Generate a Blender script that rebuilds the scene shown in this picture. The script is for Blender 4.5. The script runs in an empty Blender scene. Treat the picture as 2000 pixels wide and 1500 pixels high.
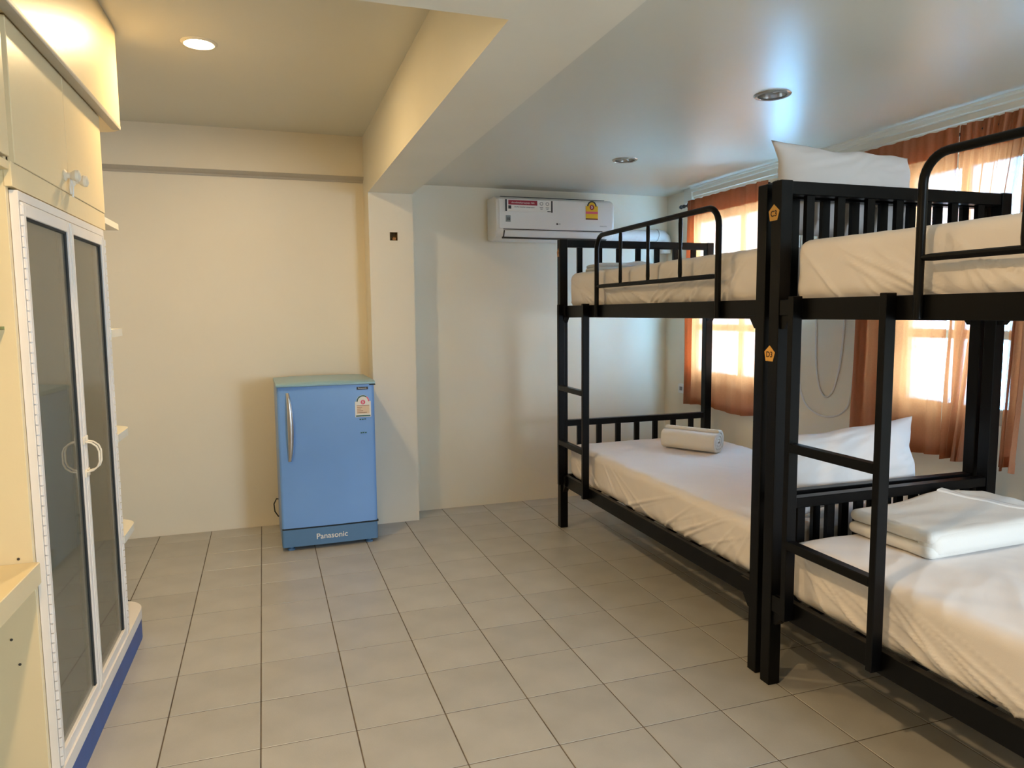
import bpy, bmesh, math, random
from math import pi, sin, cos, radians as R
from mathutils import Vector, Matrix, noise

random.seed(7)
S = bpy.context.scene
COL = S.collection

# ------------------------------------------------------------------ camera
cam_d = bpy.data.cameras.new('camera')
cam = bpy.data.objects.new('camera', cam_d)
COL.objects.link(cam)
cam_d.sensor_fit = 'HORIZONTAL'
cam_d.sensor_width = 36.0
cam_d.lens = 1420.098 * 36.0 / 2000.0
cam_d.clip_start = 0.05
CAM_H, YAW, PITCH, ROLL = 1.36892, 0.328431, -0.0977635, -0.0090863
fwd = Vector((sin(YAW) * cos(PITCH), cos(YAW) * cos(PITCH), sin(PITCH)))
rt0 = Vector((cos(YAW), -sin(YAW), 0))
up0 = rt0.cross(fwd)
rt = cos(ROLL) * rt0 + sin(ROLL) * up0
up = -sin(ROLL) * rt0 + cos(ROLL) * up0
mw = Matrix((rt, up, -fwd)).transposed().to_4x4()
mw.translation = Vector((0, 0, CAM_H))
cam.matrix_world = mw
S.camera = cam

# ------------------------------------------------------------------ colour management, world, lights
S.view_settings.view_transform = 'Standard'
S.view_settings.look = 'None'
S.view_settings.gamma = 1.0
S.view_settings.use_curve_mapping = False
S.view_settings.exposure = 1.44

W = bpy.data.worlds.new('world')
S.world = W
W.use_nodes = True
bg = W.node_tree.nodes['Background']
bg.inputs['Color'].default_value = (0.55, 0.78, 1.0, 1)
bg.inputs['Strength'].default_value = 3.0

WARM = (1.0, 0.70, 0.34)
WARM2 = (1.0, 0.68, 0.36)
DAY2 = (0.66, 0.83, 1.0)
DAY = (0.30, 0.66, 1.0)
LAMP_W = 6.1
LAMP2_W = 10.8
WIN_L = 15.0          # radiance of the sky behind the panes


def area_light(name, loc, rot, power, color, sx, sy=None, shape='RECTANGLE', spread=None):
    d = bpy.data.lights.new(name, 'AREA')
    d.energy = power
    d.color = color
    d.shape = shape
    d.size = sx
    if sy:
        d.size_y = sy
    if spread:
        d.spread = spread
    o = bpy.data.objects.new(name, d)
    o.location = loc
    o.rotation_euler = rot
    COL.objects.link(o)
    return o


LAMP_XY = (-0.206, 3.42)
LAMP2_XY = (-0.20, 0.95)
area_light('downlight_glow', (LAMP_XY[0], LAMP_XY[1], 2.499), (0, 0, 0), LAMP_W, WARM, 0.10, shape='DISK')
area_light('downlight_glow_near', (LAMP2_XY[0], LAMP2_XY[1], 2.499), (0, 0, 0), LAMP2_W, WARM2, 0.10, shape='DISK')
# daylight arriving at the two windows of the right wall (outside the panes, facing in)
WIN = [(3.47, 4.60, 0.87, 2.05), (2.13, 2.78, 0.87, 2.05)]
WIN_P = [1.3, 1.15]
for (ya, yb, za, zb), wp in zip(WIN, WIN_P):
    area_light('daylight', (3.012, (ya + yb) / 2, (za + zb) / 2), (0, R(90), 0), WIN_L * wp * pi * (zb - za - 0.06) * (yb - ya - 0.06), DAY, zb - za - 0.06, yb - ya - 0.06)

# daylight from the window in the wall behind the viewer, beyond the near bunk
WIN3 = (1.80, 2.78, 0.80, 2.05)
area_light('daylight_behind', ((WIN3[0] + WIN3[1]) / 2, -1.43, (WIN3[2] + WIN3[3]) / 2), (R(90), 0, 0), 39.0, DAY2, WIN3[1] - WIN3[0], WIN3[3] - WIN3[2])


# ------------------------------------------------------------------ materials
def srgb(r, g, b):
    f = lambda c: (c / 255 / 12.92) if c / 255 <= 0.04045 else ((c / 255 + 0.055) / 1.055) ** 2.4
    return (f(r), f(g), f(b), 1)


def mat(name, color, rough=0.5, metallic=0.0, noise_scale=0, noise_amt=0.0, bump=0.0, bump_scale=60, spec=None, coat=0,
        emit=None, emit_s=0, rand=0.0, sheen=0):
    m = bpy.data.materials.new(name)
    m.use_nodes = True
    nt = m.node_tree
    b = nt.nodes['Principled BSDF']
    b.inputs['Base Color'].default_value = color
    b.inputs['Roughness'].default_value = rough
    b.inputs['Metallic'].default_value = metallic
    if spec is not None:
        b.inputs['Specular IOR Level'].default_value = spec
    if coat:
        b.inputs['Coat Weight'].default_value = coat
    if sheen:
        b.inputs['Sheen Weight'].default_value = sheen
    if emit:
        b.inputs['Emission Color'].default_value = emit
        b.inputs['Emission Strength'].default_value = emit_s
    tc = None
    if noise_amt or bump:
        tc = nt.nodes.new('ShaderNodeTexCoord')
    last = None
    if noise_amt:
        n = nt.nodes.new('ShaderNodeTexNoise')
        n.inputs['Scale'].default_value = noise_scale
        n.inputs['Detail'].default_value = 6
        nt.links.new(tc.outputs['Object'], n.inputs['Vector'])
        mr = nt.nodes.new('ShaderNodeMapRange')
        mr.inputs['From Min'].default_value = 0.3
        mr.inputs['From Max'].default_value = 0.7
        mr.inputs['To Min'].default_value = 1 - noise_amt
        mr.inputs['To Max'].default_value = 1 + noise_amt
        nt.links.new(n.outputs['Fac'], mr.inputs['Value'])
        last = mr.outputs['Result']
    if rand:
        oi = nt.nodes.new('ShaderNodeObjectInfo')
        mr = nt.nodes.new('ShaderNodeMapRange')
        mr.inputs['To Min'].default_value = 1 - rand
        mr.inputs['To Max'].default_value = 1 + rand
        nt.links.new(oi.outputs['Random'], mr.inputs['Value'])
        if last:
            mm = nt.nodes.new('ShaderNodeMath')
            mm.operation = 'MULTIPLY'
            nt.links.new(last, mm.inputs[0])
            nt.links.new(mr.outputs['Result'], mm.inputs[1])
            last = mm.outputs[0]
        else:
            last = mr.outputs['Result']
    if last:
        mx = nt.nodes.new('ShaderNodeVectorMath')
        mx.operation = 'SCALE'
        mx.inputs[0].default_value = color[:3]
        nt.links.new(last, mx.inputs['Scale'])
        nt.links.new(mx.outputs['Vector'], b.inputs['Base Color'])
    if bump:
        n2 = nt.nodes.new('ShaderNodeTexNoise')
        n2.inputs['Scale'].default_value = bump_scale
        n2.inputs['Detail'].default_value = 4
        nt.links.new(tc.outputs['Object'], n2.inputs['Vector'])
        bp = nt.nodes.new('ShaderNodeBump')
        bp.inputs['Strength'].default_value = bump
        bp.inputs['Distance'].default_value = 0.01
        nt.links.new(n2.outputs['Fac'], bp.inputs['Height'])
        nt.links.new(bp.outputs['Normal'], b.inputs['Normal'])
    return m


M = {}
M['wall'] = mat('wall_paint', (0.83, 0.76, 0.62, 1), 0.45, noise_scale=1.3, noise_amt=0.03, bump=0.05, bump_scale=25, spec=0.3)
M['ceiling'] = mat('ceiling_paint', (0.68, 0.66, 0.57, 1), 0.32, noise_scale=1.0, noise_amt=0.03, bump=0.03, bump_scale=8, spec=0.45)
M['trim'] = mat('trim_paint', (0.80, 0.77, 0.67, 1), 0.4, noise_scale=3, noise_amt=0.02, bump=0.03, bump_scale=30)
M['tile'] = mat('floor_tile', (0.42, 0.405, 0.37, 1), 0.34, noise_scale=5, noise_amt=0.09, bump=0.06, bump_scale=140, rand=0.045, spec=0.5)
M['grout'] = mat('grout', (0.12, 0.095, 0.07, 1), 0.9, noise_scale=9, noise_amt=0.35)
M['metal'] = mat('black_enamel', (0.0022, 0.0022, 0.0024, 1), 0.36, noise_scale=8, noise_amt=0.1, bump=0.02, bump_scale=90, spec=0.17)
M['sheet'] = mat('white_sheet', (0.80, 0.745, 0.71, 1), 0.85, noise_scale=4, noise_amt=0.02, bump=0.08, bump_scale=500, sheen=0.15, spec=0.2)
M['towel'] = mat('towel', (0.80, 0.77, 0.71, 1), 0.95, bump=0.35, bump_scale=700, sheen=0.3, spec=0.1)
M['hem_cloth'] = mat('towel_hem', (0.84, 0.82, 0.79, 1), 0.9, bump=0.2, bump_scale=400, spec=0.1)  # slightly paler cloth of the stitched blanket hem
M['ply'] = mat('bed_board', (0.16, 0.11, 0.07, 1), 0.7, noise_scale=10, noise_amt=0.2)
M['sticker'] = mat('orange_sticker', srgb(228, 168, 74), 0.5, noise_scale=30, noise_amt=0.04)
M['ink'] = mat('dark_ink', srgb(60, 30, 12), 0.6, noise_scale=40, noise_amt=0.05)
M['worn'] = mat('worn_sticker', srgb(190, 135, 80), 0.6, noise_scale=60, noise_amt=0.25)
M['fridge'] = mat('blue_fridge', srgb(116, 162, 224), 0.32, noise_scale=2.5, noise_amt=0.04, coat=0.1)
M['fridge_dark'] = mat('blue_fridge_base', srgb(88, 128, 170), 0.42, noise_scale=4, noise_amt=0.05)
M['lamplit_fridge_lid'] = mat('lamplit_fridge_lid', srgb(140, 178, 196), 0.3, noise_scale=4, noise_amt=0.04)  # greener and paler than the body: warm lamplight put into the lid colour
M['seal'] = mat('dark_rubber_and_shade', (0.012, 0.018, 0.022, 1), 0.6, noise_scale=20, noise_amt=0.1)
M['chrome'] = mat('brushed_silver', (0.60, 0.60, 0.61, 1), 0.28, metallic=0.85, noise_scale=30, noise_amt=0.04)
M['white_plastic'] = mat('white_plastic', (0.80, 0.79, 0.77, 1), 0.28, noise_scale=3, noise_amt=0.015)
M['grey_plastic'] = mat('grey_plastic', (0.25, 0.25, 0.25, 1), 0.4, noise_scale=6, noise_amt=0.05)
M['dark_gap'] = mat('dark_gap', (0.05, 0.042, 0.035, 1), 0.7, noise_scale=10, noise_amt=0.1)
M['label_white'] = mat('label_white', (0.80, 0.78, 0.74, 1), 0.5, noise_scale=20, noise_amt=0.02)
M['label_beige'] = mat('label_beige', srgb(225, 200, 170), 0.5, noise_scale=30, noise_amt=0.04)
M['label_red'] = mat('label_red', srgb(150, 30, 48), 0.45, noise_scale=20, noise_amt=0.03)
M['label_pink'] = mat('label_pink', srgb(222, 92, 120), 0.45, noise_scale=20, noise_amt=0.03)
M['label_yellow'] = mat('label_yellow', srgb(225, 178, 22), 0.45, noise_scale=20, noise_amt=0.03)
M['label_green'] = mat('label_green', srgb(28, 92, 82), 0.45, noise_scale=20, noise_amt=0.03)
M['label_dark'] = mat('label_dark', srgb(48, 44, 44), 0.45, noise_scale=20, noise_amt=0.03)
M['label_grey'] = mat('label_grey', srgb(130, 135, 135), 0.45, noise_scale=20, noise_amt=0.03)
M['label_brown'] = mat('label_brown', srgb(120, 60, 35), 0.45, noise_scale=20, noise_amt=0.03)
M['cabinet'] = mat('cream_cabinet', (0.80, 0.66, 0.41, 1), 0.36, noise_scale=2, noise_amt=0.03, bump=0.04, bump_scale=45)
M['alu'] = mat('white_aluminium', (0.80, 0.76, 0.72, 1), 0.38, noise_scale=6, noise_amt=0.03)
M['inside'] = mat('wardrobe_inside', (0.80, 0.72, 0.54, 1), 0.6, noise_scale=2, noise_amt=0.05)
M['plinth_blue'] = mat('blue_plinth', srgb(38, 82, 152), 0.45, noise_scale=12, noise_amt=0.12)
M['rod'] = mat('dark_rod', (0.05, 0.055, 0.06, 1), 0.35, metallic=0.5, noise_scale=20, noise_amt=0.1)
M['reflector'] = mat('lamp_reflector', (0.55, 0.54, 0.52, 1), 0.22, metallic=0.9, noise_scale=20, noise_amt=0.05)
M['bulb_off'] = mat('bulb_off', (0.75, 0.73, 0.70, 1), 0.3, noise_scale=20, noise_amt=0.02)
M['bulb_on'] = mat('bulb_on', (1, 0.9, 0.7, 1), 0.3, emit=(1.0, 0.82, 0.5, 1), emit_s=30, noise_scale=20, noise_amt=0.01)
M['rust'] = mat('old_box', srgb(105, 82, 40), 0.8, noise_scale=60, noise_amt=0.5)
M['grey_trim'] = mat('grey_trim_tone', (0.46, 0.42, 0.35, 1), 0.45, noise_scale=6, noise_amt=0.04)  # darker grey-brown than the other trim, for moulding strip and pelmet lip
M['frame'] = mat('window_frame_paint', (0.62, 0.56, 0.48, 1), 0.45, noise_scale=8, noise_amt=0.04)
M['pipe'] = mat('white_pipe_wrap', (0.78, 0.77, 0.74, 1), 0.6, noise_scale=12, noise_amt=0.04, bump=0.2, bump_scale=60)
M['wood'] = mat('knob_ivory', (0.80, 0.72, 0.58, 1), 0.4, noise_scale=20, noise_amt=0.06)


def curtain_mat(name, clear):
    m = bpy.data.materials.new(name)
    m.use_nodes = True
    nt = m.node_tree
    nt.nodes.clear()
    out = nt.nodes.new('ShaderNodeOutputMaterial')
    tc = nt.nodes.new('ShaderNodeTexCoord')
    n = nt.nodes.new('ShaderNodeTexNoise')
    n.inputs['Scale'].default_value = 130
    n.inputs['Detail'].default_value = 3
    nt.links.new(tc.outputs['Object'], n.inputs['Vector'])
    ramp = nt.nodes.new('ShaderNodeMapRange')
    ramp.inputs['From Min'].default_value = 0.35
    ramp.inputs['From Max'].default_value = 0.65
    ramp.inputs['To Min'].default_value = 0.045 * clear
    ramp.inputs['To Max'].default_value = 0.10 * clear
    nt.links.new(n.outputs['Fac'], ramp.inputs['Value'])
    di = nt.nodes.new('ShaderNodeBsdfDiffuse')
    di.inputs['Color'].default_value = (0.40, 0.205, 0.115, 1)
    tr = nt.nodes.new('ShaderNodeBsdfTranslucent')
    tr.inputs['Color'].default_value = (0.95, 0.25, 0.075, 1)
    tp = nt.nodes.new('ShaderNodeBsdfTransparent')
    tp.inputs['Color'].default_value = (1.0, 0.90, 0.85, 1)
    m1 = nt.nodes.new('ShaderNodeMixShader')
    m1.inputs['Fac'].default_value = 0.32
    nt.links.new(di.outputs[0], m1.inputs[1])
    nt.links.new(tr.outputs[0], m1.inputs[2])
    m2 = nt.nodes.new('ShaderNodeMixShader')
    nt.links.new(ramp.outputs['Result'], m2.inputs['Fac'])
    nt.links.new(m1.outputs[0], m2.inputs[1])
    nt.links.new(tp.outputs[0], m2.inputs[2])
    nt.links.new(m2.outputs[0], out.inputs['Surface'])
    return m


def pane_mat(name, tint, gloss_rough, transp, transl, haze=0):
    m = bpy.data.materials.new(name)
    m.use_nodes = True
    nt = m.node_tree
    nt.nodes.clear()
    out = nt.nodes.new('ShaderNodeOutputMaterial')
    tp = nt.nodes.new('ShaderNodeBsdfTransparent')
    tp.inputs['Color'].default_value = tint
    gl = nt.nodes.new('ShaderNodeBsdfGlossy')
    gl.inputs['Roughness'].default_value = gloss_rough
    fr = nt.nodes.new('ShaderNodeFresnel')
    fr.inputs['IOR'].default_value = 1.5
    mx = nt.nodes.new('ShaderNodeMixShader')
    nt.links.new(fr.outputs[0], mx.inputs['Fac'])
    base = tp.outputs[0]
    if transl:
        tl = nt.nodes.new('ShaderNodeBsdfTranslucent')
        tl.inputs['Color'].default_value = (0.85, 0.93, 1.0, 1)
        tc = nt.nodes.new('ShaderNodeTexCoord')
        vo = nt.nodes.new('ShaderNodeTexVoronoi')
        vo.inputs['Scale'].default_value = 150
        nt.links.new(tc.outputs['Object'], vo.inputs['Vector'])
        mr = nt.nodes.new('ShaderNodeMapRange')
        mr.inputs['From Max'].default_value = 0.8
        mr.inputs['To Min'].default_value = transl - 0.2
        mr.inputs['To Max'].default_value = transl + 0.2
        nt.links.new(vo.outputs['Distance'], mr.inputs['Value'])
        m1 = nt.nodes.new('ShaderNodeMixShader')
        nt.links.new(mr.outputs['Result'], m1.inputs['Fac'])
        nt.links.new(tp.outputs[0], m1.inputs[1])
        nt.links.new(tl.outputs[0], m1.inputs[2])
        base = m1.outputs[0]
    if haze:
        df = nt.nodes.new('ShaderNodeBsdfDiffuse')
        df.inputs['Color'].default_value = (0.72, 0.68, 0.52, 1)
        m3 = nt.nodes.new('ShaderNodeMixShader')
        m3.inputs['Fac'].default_value = haze
        nt.links.new(base, m3.inputs[1])
        nt.links.new(df.outputs[0], m3.inputs[2])
        base = m3.outputs[0]
    nt.links.new(base, mx.inputs[1])
    nt.links.new(gl.outputs[0], mx.inputs[2])
    nt.links.new(mx.outputs[0], out.inputs['Surface'])
    return m


M['curtain'] = curtain_mat('sheer_orange_curtain', 1.0)
M['curtain_thick'] = curtain_mat('doubled_orange_curtain', 0.05)
M['frosted'] = pane_mat('frosted_glass', (0.9, 0.96, 1.0, 1), 0.2, 0.5, 0.4)
M['glass'] = pane_mat('tinted_glass', (0.95, 0.94, 0.86, 1), 0.04, 1, 0, 0.24)
M['shelf_glass'] = pane_mat('green_glass', (0.5, 0.72, 0.6, 1), 0.05, 1, 0)


# ------------------------------------------------------------------ helpers
def box(bm, x0, x1, y0, y1, z0, z1, bev=0.0, seg=1):
    vs = [bm.verts.new(p) for p in ((x0, y0, z0), (x1, y0, z0), (x1, y1, z0), (x0, y1, z0),
                                    (x0, y0, z1), (x1, y0, z1), (x1, y1, z1), (x0, y1, z1))]
    fs = [bm.faces.new([vs[i] for i in f]) for f in
          ((3, 2, 1, 0), (4, 5, 6, 7), (0, 1, 5, 4), (1, 2, 6, 5), (2, 3, 7, 6), (3, 0, 4, 7))]
    if bev:
        es = set(e for f in fs for e in f.edges)
        bmesh.ops.bevel(bm, geom=list(es), offset=bev, segments=seg, affect='EDGES', profile=0.5)
    return bm


def prism(bm, pts, axis, a, b):
    """extrude the closed 2-D outline pts along an axis from a to b"""
    def P(p, t):
        if axis == 'x':
            return (t, p[0], p[1])
        if axis == 'y':
            return (p[0], t, p[1])
        return (p[0], p[1], t)
    A = [bm.verts.new(P(p, a)) for p in pts]
    B = [bm.verts.new(P(p, b)) for p in pts]
    n = len(pts)
    for i in range(n):
        bm.faces.new((A[i], A[(i + 1) % n], B[(i + 1) % n], B[i]))
    bm.faces.new(A[::-1])
    bm.faces.new(B)
    bmesh.ops.recalc_face_normals(bm, faces=bm.faces)
    return bm


def tube(bm, pts, r, n=10, caps=True):
    pts = [Vector(p) for p in pts]
    rings = []
    T = []
    for i in range(len(pts)):
        a = pts[max(i - 1, 0)]
        b = pts[min(i + 1, len(pts) - 1)]
        T.append((b - a).normalized())
    ref = Vector((0, 0, 1)) if abs(T[0].z) < 0.9 else Vector((1, 0, 0))
    u = T[0].cross(ref).normalized()
    for i, p in enumerate(pts):
        u = (u - T[i] * u.dot(T[i])).normalized()
        v = T[i].cross(u)
        rr = r[i] if isinstance(r, (list, tuple)) else r
        rings.append([bm.verts.new(p + rr * (cos(2 * pi * k / n) * u + sin(2 * pi * k / n) * v)) for k in range(n)])
    for i in range(len(rings) - 1):
        for k in range(n):
            bm.faces.new((rings[i][k], rings[i][(k + 1) % n], rings[i + 1][(k + 1) % n], rings[i + 1][k]))
    if caps:
        bm.faces.new(rings[0][::-1])
        bm.faces.new(rings[-1])
    bmesh.ops.recalc_face_normals(bm, faces=bm.faces)
    return bm


def lathe(bm, prof, n=24, mtx=None):
    """revolve (radius, height) pairs around local z"""
    rings = []
    for (r, z) in prof:
        if r < 1e-6:
            rings.append([bm.verts.new((0, 0, z))])
        else:
            rings.append([bm.verts.new((r * cos(2 * pi * k / n), r * sin(2 * pi * k / n), z)) for k in range(n)])
    for a, b in zip(rings[:-1], rings[1:]):
        for k in range(n):
            if len(a) == 1 and len(b) == 1:
                continue
            if len(a) == 1:
                bm.faces.new((a[0], b[k], b[(k + 1) % n]))
            elif len(b) == 1:
                bm.faces.new((a[k], a[(k + 1) % n], b[0]))
            else:
                bm.faces.new((a[k], a[(k + 1) % n], b[(k + 1) % n], b[k]))
    if mtx:
        bmesh.ops.transform(bm, matrix=mtx, verts=bm.verts)
    bmesh.ops.recalc_face_normals(bm, faces=bm.faces)
    return bm


def arc(cx, cy, r, a0, a1, n=8):
    return [(cx + r * cos(a0 + (a1 - a0) * i / n), cy + r * sin(a0 + (a1 - a0) * i / n)) for i in range(n + 1)]


def mesh_from(bm, name, smooth=None):
    me = bpy.data.meshes.new(name)
    bm.to_mesh(me)
    bm.free()
    if smooth is not None:
        for p in me.polygons:
            p.use_smooth = True
        if smooth < 179:
            me.set_sharp_from_angle(angle=R(smooth))
    return me


def obj(name, bm, m, parent=None, smooth=35):
    me = bm if isinstance(bm, bpy.types.Mesh) else mesh_from(bm, name, smooth)
    if isinstance(m, str):
        m = M[m]
    if not me.materials:
        me.materials.append(m)
    o = bpy.data.objects.new(name, me)
    COL.objects.link(o)
    if parent:
        o.parent = parent
    return o


def tag(o, label=None, cat=None, group=None, kind=None):
    if label:
        o['label'] = label
    if cat:
        o['category'] = cat
    if group:
        o['group'] = group
    if kind:
        o['kind'] = kind
    return o


def thing(name, label, cat, loc=(0, 0, 0), rz=0.0, group=None):
    o = bpy.data.objects.new(name, None)
    o.empty_display_size = 0.1
    COL.objects.link(o)
    o.location = loc
    o.rotation_euler = (0, 0, rz)
    return tag(o, label, cat, group)


def struct(name, bm, m, label=None, smooth=35):
    return tag(obj(name, bm, m, None, smooth), label, None, None, 'structure')


def B(*a, **k):
    return box(bmesh.new(), *a, **k)


def boolean_cut(o, cutters):
    for c in cutters:
        mod = o.modifiers.new('cut', 'BOOLEAN')
        mod.operation = 'DIFFERENCE'
        mod.solver = 'EXACT'
        mod.object = c
    dg = bpy.context.evaluated_depsgraph_get()
    me = bpy.data.meshes.new_from_object(o.evaluated_get(dg))
    old = o.data
    o.modifiers.clear()
    o.data = me
    me.name = old.name
    for c in cutters:
        bpy.data.objects.remove(c, do_unlink=True)


def cutter(bm):
    o = bpy.data.objects.new('cutter', mesh_from(bm, 'cutter'))
    COL.objects.link(o)
    return o


FACE_Y = Matrix(((1, 0, 0), (0, 0, -1), (0, 1, 0))).to_4x4()        # text facing -y
FACE_X = Matrix(((0, 0, -1), (-1, 0, 0), (0, 1, 0))).to_4x4()       # text facing -x


def text(name, body, size, m, parent, loc, face, align='CENTER', extrude=0.0003, sx=1.0, bold=0.0, shear=0):
    c = bpy.data.curves.new('text', 'FONT')
    c.body = body
    c.size = size
    c.align_x = align
    c.align_y = 'CENTER'
    c.extrude = extrude
    c.offset = bold
    c.shear = shear
    c.resolution_u = 3
    t = bpy.data.objects.new('text', c)
    COL.objects.link(t)
    dg = bpy.context.evaluated_depsgraph_get()
    me = bpy.data.meshes.new_from_object(t.evaluated_get(dg))
    bpy.data.objects.remove(t, do_unlink=True)
    bpy.data.curves.remove(c)
    me.transform(Matrix.Translation(loc) @ face @ Matrix.Diagonal((sx, 1, 1, 1)))
    me.name = name
    me.materials.clear()
    return obj(name, me, m, parent)


# ================================================================== THE ROOM
XL, XR, YF, YB = -1.16, 2.92, -1.30, 4.905     # inner faces of the walls
Z_LEFT, Z_RIGHT, Z_BEAM = 2.505, 2.227, 2.126

# ---- floor: grout bed and separate tiles
floor = struct('floor', B(XL - 0.1, XR + 0.1, YF - 0.1, YB + 0.1, -0.12, -0.0018), 'grout', 'grey tiled floor with dark grout joints')
GX, GY, TS, GAP = -0.0599, 4.1269, 0.30, 0.0042
tile_mesh = {}


def tile(x0, x1, y0, y1):
    w, d = round(x1 - x0 - GAP, 4), round(y1 - y0 - GAP, 4)
    if w < 0.01 or d < 0.01:
        return
    if (w, d) not in tile_mesh:
        me = mesh_from(B(-w / 2, w / 2, -d / 2, d / 2, -0.006, 0.0, bev=0.0012), 'tile')
        me.materials.append(M['tile'])
        tile_mesh[(w, d)] = me
    t = bpy.data.objects.new('tile', tile_mesh[(w, d)])
    COL.objects.link(t)
    t.parent = floor
    t.location = ((x0 + x1) / 2, (y0 + y1) / 2, random.uniform(-0.0004, 0.0))


ix0 = math.floor((XL - GX) / TS)
for i in range(ix0, ix0 + 16):
    xa, xb = max(GX + i * TS, XL), min(GX + (i + 1) * TS, XR)
    if xb <= xa:
        continue
    for j in range(-3, 20):
        ya, yb = max(GY - (j + 1) * TS, YF), min(GY - j * TS, YB)
        if yb <= ya or yb < -0.75:
            continue
        tile(xa, xb, ya, yb)

# ---- walls
wb = struct('wall_back', B(XL - 0.1, XR + 0.2, YB, YB + 0.12, -0.12, 2.7), 'wall', 'cream painted back wall behind the blue fridge and air conditioner')
wl = struct('wall_left', B(XL - 0.12, XL, YF - 0.1, YB, -0.12, 2.7), 'wall', 'cream painted wall behind the wardrobe')
wf = struct('wall_front', B(XL - 0.1, XR + 0.2, YF - 0.12, YF, -0.12, 2.7), 'wall', 'cream painted wall behind the viewer')
wr = struct('wall_right', B(XR, XR + 0.12, YF - 0.1, YB, -0.12, 2.7), 'wall', 'pale painted wall with two curtained windows')
boolean_cut(wr, [cutter(B(XR - 0.1, XR + 0.3, ya, yb, za, zb)) for (ya, yb, za, zb) in WIN])

boolean_cut(wf, [cutter(B(WIN3[0], WIN3[1], YF - 0.3, YF + 0.1, WIN3[2], WIN3[3]))])
w3 = struct('window_3', B(WIN3[0], WIN3[1], YF - 0.08, YF - 0.03, WIN3[2], WIN3[2] + 0.05, bev=0.002), 'frame', 'open window in the wall behind the viewer')
bm = bmesh.new()
for (xa, xb, za, zb) in ((WIN3[0], WIN3[0] + 0.05, WIN3[2] + 0.05, WIN3[3]), (WIN3[1] - 0.05, WIN3[1], WIN3[2] + 0.05, WIN3[3]), (WIN3[0] + 0.05, WIN3[1] - 0.05, WIN3[3] - 0.05, WIN3[3])):
    box(bm, xa, xb, YF - 0.08, YF - 0.03, za, zb, bev=0.002)
obj('window_frame', bm, 'frame', w3)

# ---- ceilings (the bay by the wardrobe is higher), with recesses for the downlights
DL = [(LAMP_XY, Z_LEFT, True), (LAMP2_XY, Z_LEFT, True), ((1.965, 2.506), Z_RIGHT, False), ((1.982, 3.794), Z_RIGHT, False)]
c1 = struct('ceiling', B(XL - 0.1, 0.80, YF - 0.1, YB + 0.1, Z_LEFT, Z_LEFT + 0.12), 'ceiling', 'high yellowish ceiling over the wardrobe bay')
c2 = struct('ceiling', B(0.80, XR + 0.1, YF - 0.1, YB + 0.1, Z_RIGHT, Z_RIGHT + 0.12), 'ceiling', 'low glossy grey ceiling over the bunk beds')
for c, zz in ((c1, Z_LEFT), (c2, Z_RIGHT)):
    boolean_cut(c, [cutter(lathe(bmesh.new(), [(0, -0.05), (0.060, -0.05), (0.060, 0.085), (0, 0.085)], 40, Matrix.Translation((p[0], p[1], z))))
                    for (p, z, lit) in DL if z == zz])

# ---- column, beams, trims
col = struct('trim_1', B(0.655, 0.935, 4.68, YB, 0, Z_BEAM), 'wall', 'cream square column beside the fridge')
boolean_cut(col, [cutter(B(0.785, 0.835, 4.60, 4.725, 1.832, 1.885))])


def beam():
    bm = bmesh.new()
    pts = [(0.615, YF), (0.905, YF), (0.935, 4.72), (0.935, YB), (0.655, YB), (0.655, 4.72)]
    prism(bm, pts, 'z', Z_BEAM, Z_LEFT + 0.05)
    return bm


struct('trim_2', beam(), 'trim', 'long ceiling beam running from the column towards the viewer')
struct('trim_3', B(XL, 0.640, 1.55, 1.855, Z_BEAM - 0.004, Z_LEFT + 0.03), 'trim', 'cross beam overhead at the top edge')
bm = bmesh.new()
prism(bm, [(YB, 2.252), (4.868, 2.252), (4.868, Z_LEFT), (YB, Z_LEFT)], 'x', XL, 0.655)
struct('trim_4', bm, 'wall', 'shallow soffit along the top of the back wall')
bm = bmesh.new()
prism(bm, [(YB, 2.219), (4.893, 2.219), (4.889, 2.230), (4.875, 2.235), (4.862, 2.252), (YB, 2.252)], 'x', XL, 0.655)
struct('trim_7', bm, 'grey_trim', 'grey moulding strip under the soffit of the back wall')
bm = bmesh.new()
prism(bm, [(XR, 2.150), (2.893, 2.150), (2.890, 2.163), (2.880, 2.167), (2.880, 2.192), (2.868, 2.197), (2.868, 2.214), (2.860, 2.218), (2.860, Z_RIGHT), (XR, Z_RIGHT)],
      'y', YF, 4.50)
struct('trim_5', bm, 'trim', 'cream stepped moulding along the top of the window wall')
struct('trim_6', B(2.872, XR, 4.50, 4.60, 2.125, Z_RIGHT, bev=0.003), 'trim', 'pale end block where the window wall moulding stops')

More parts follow.
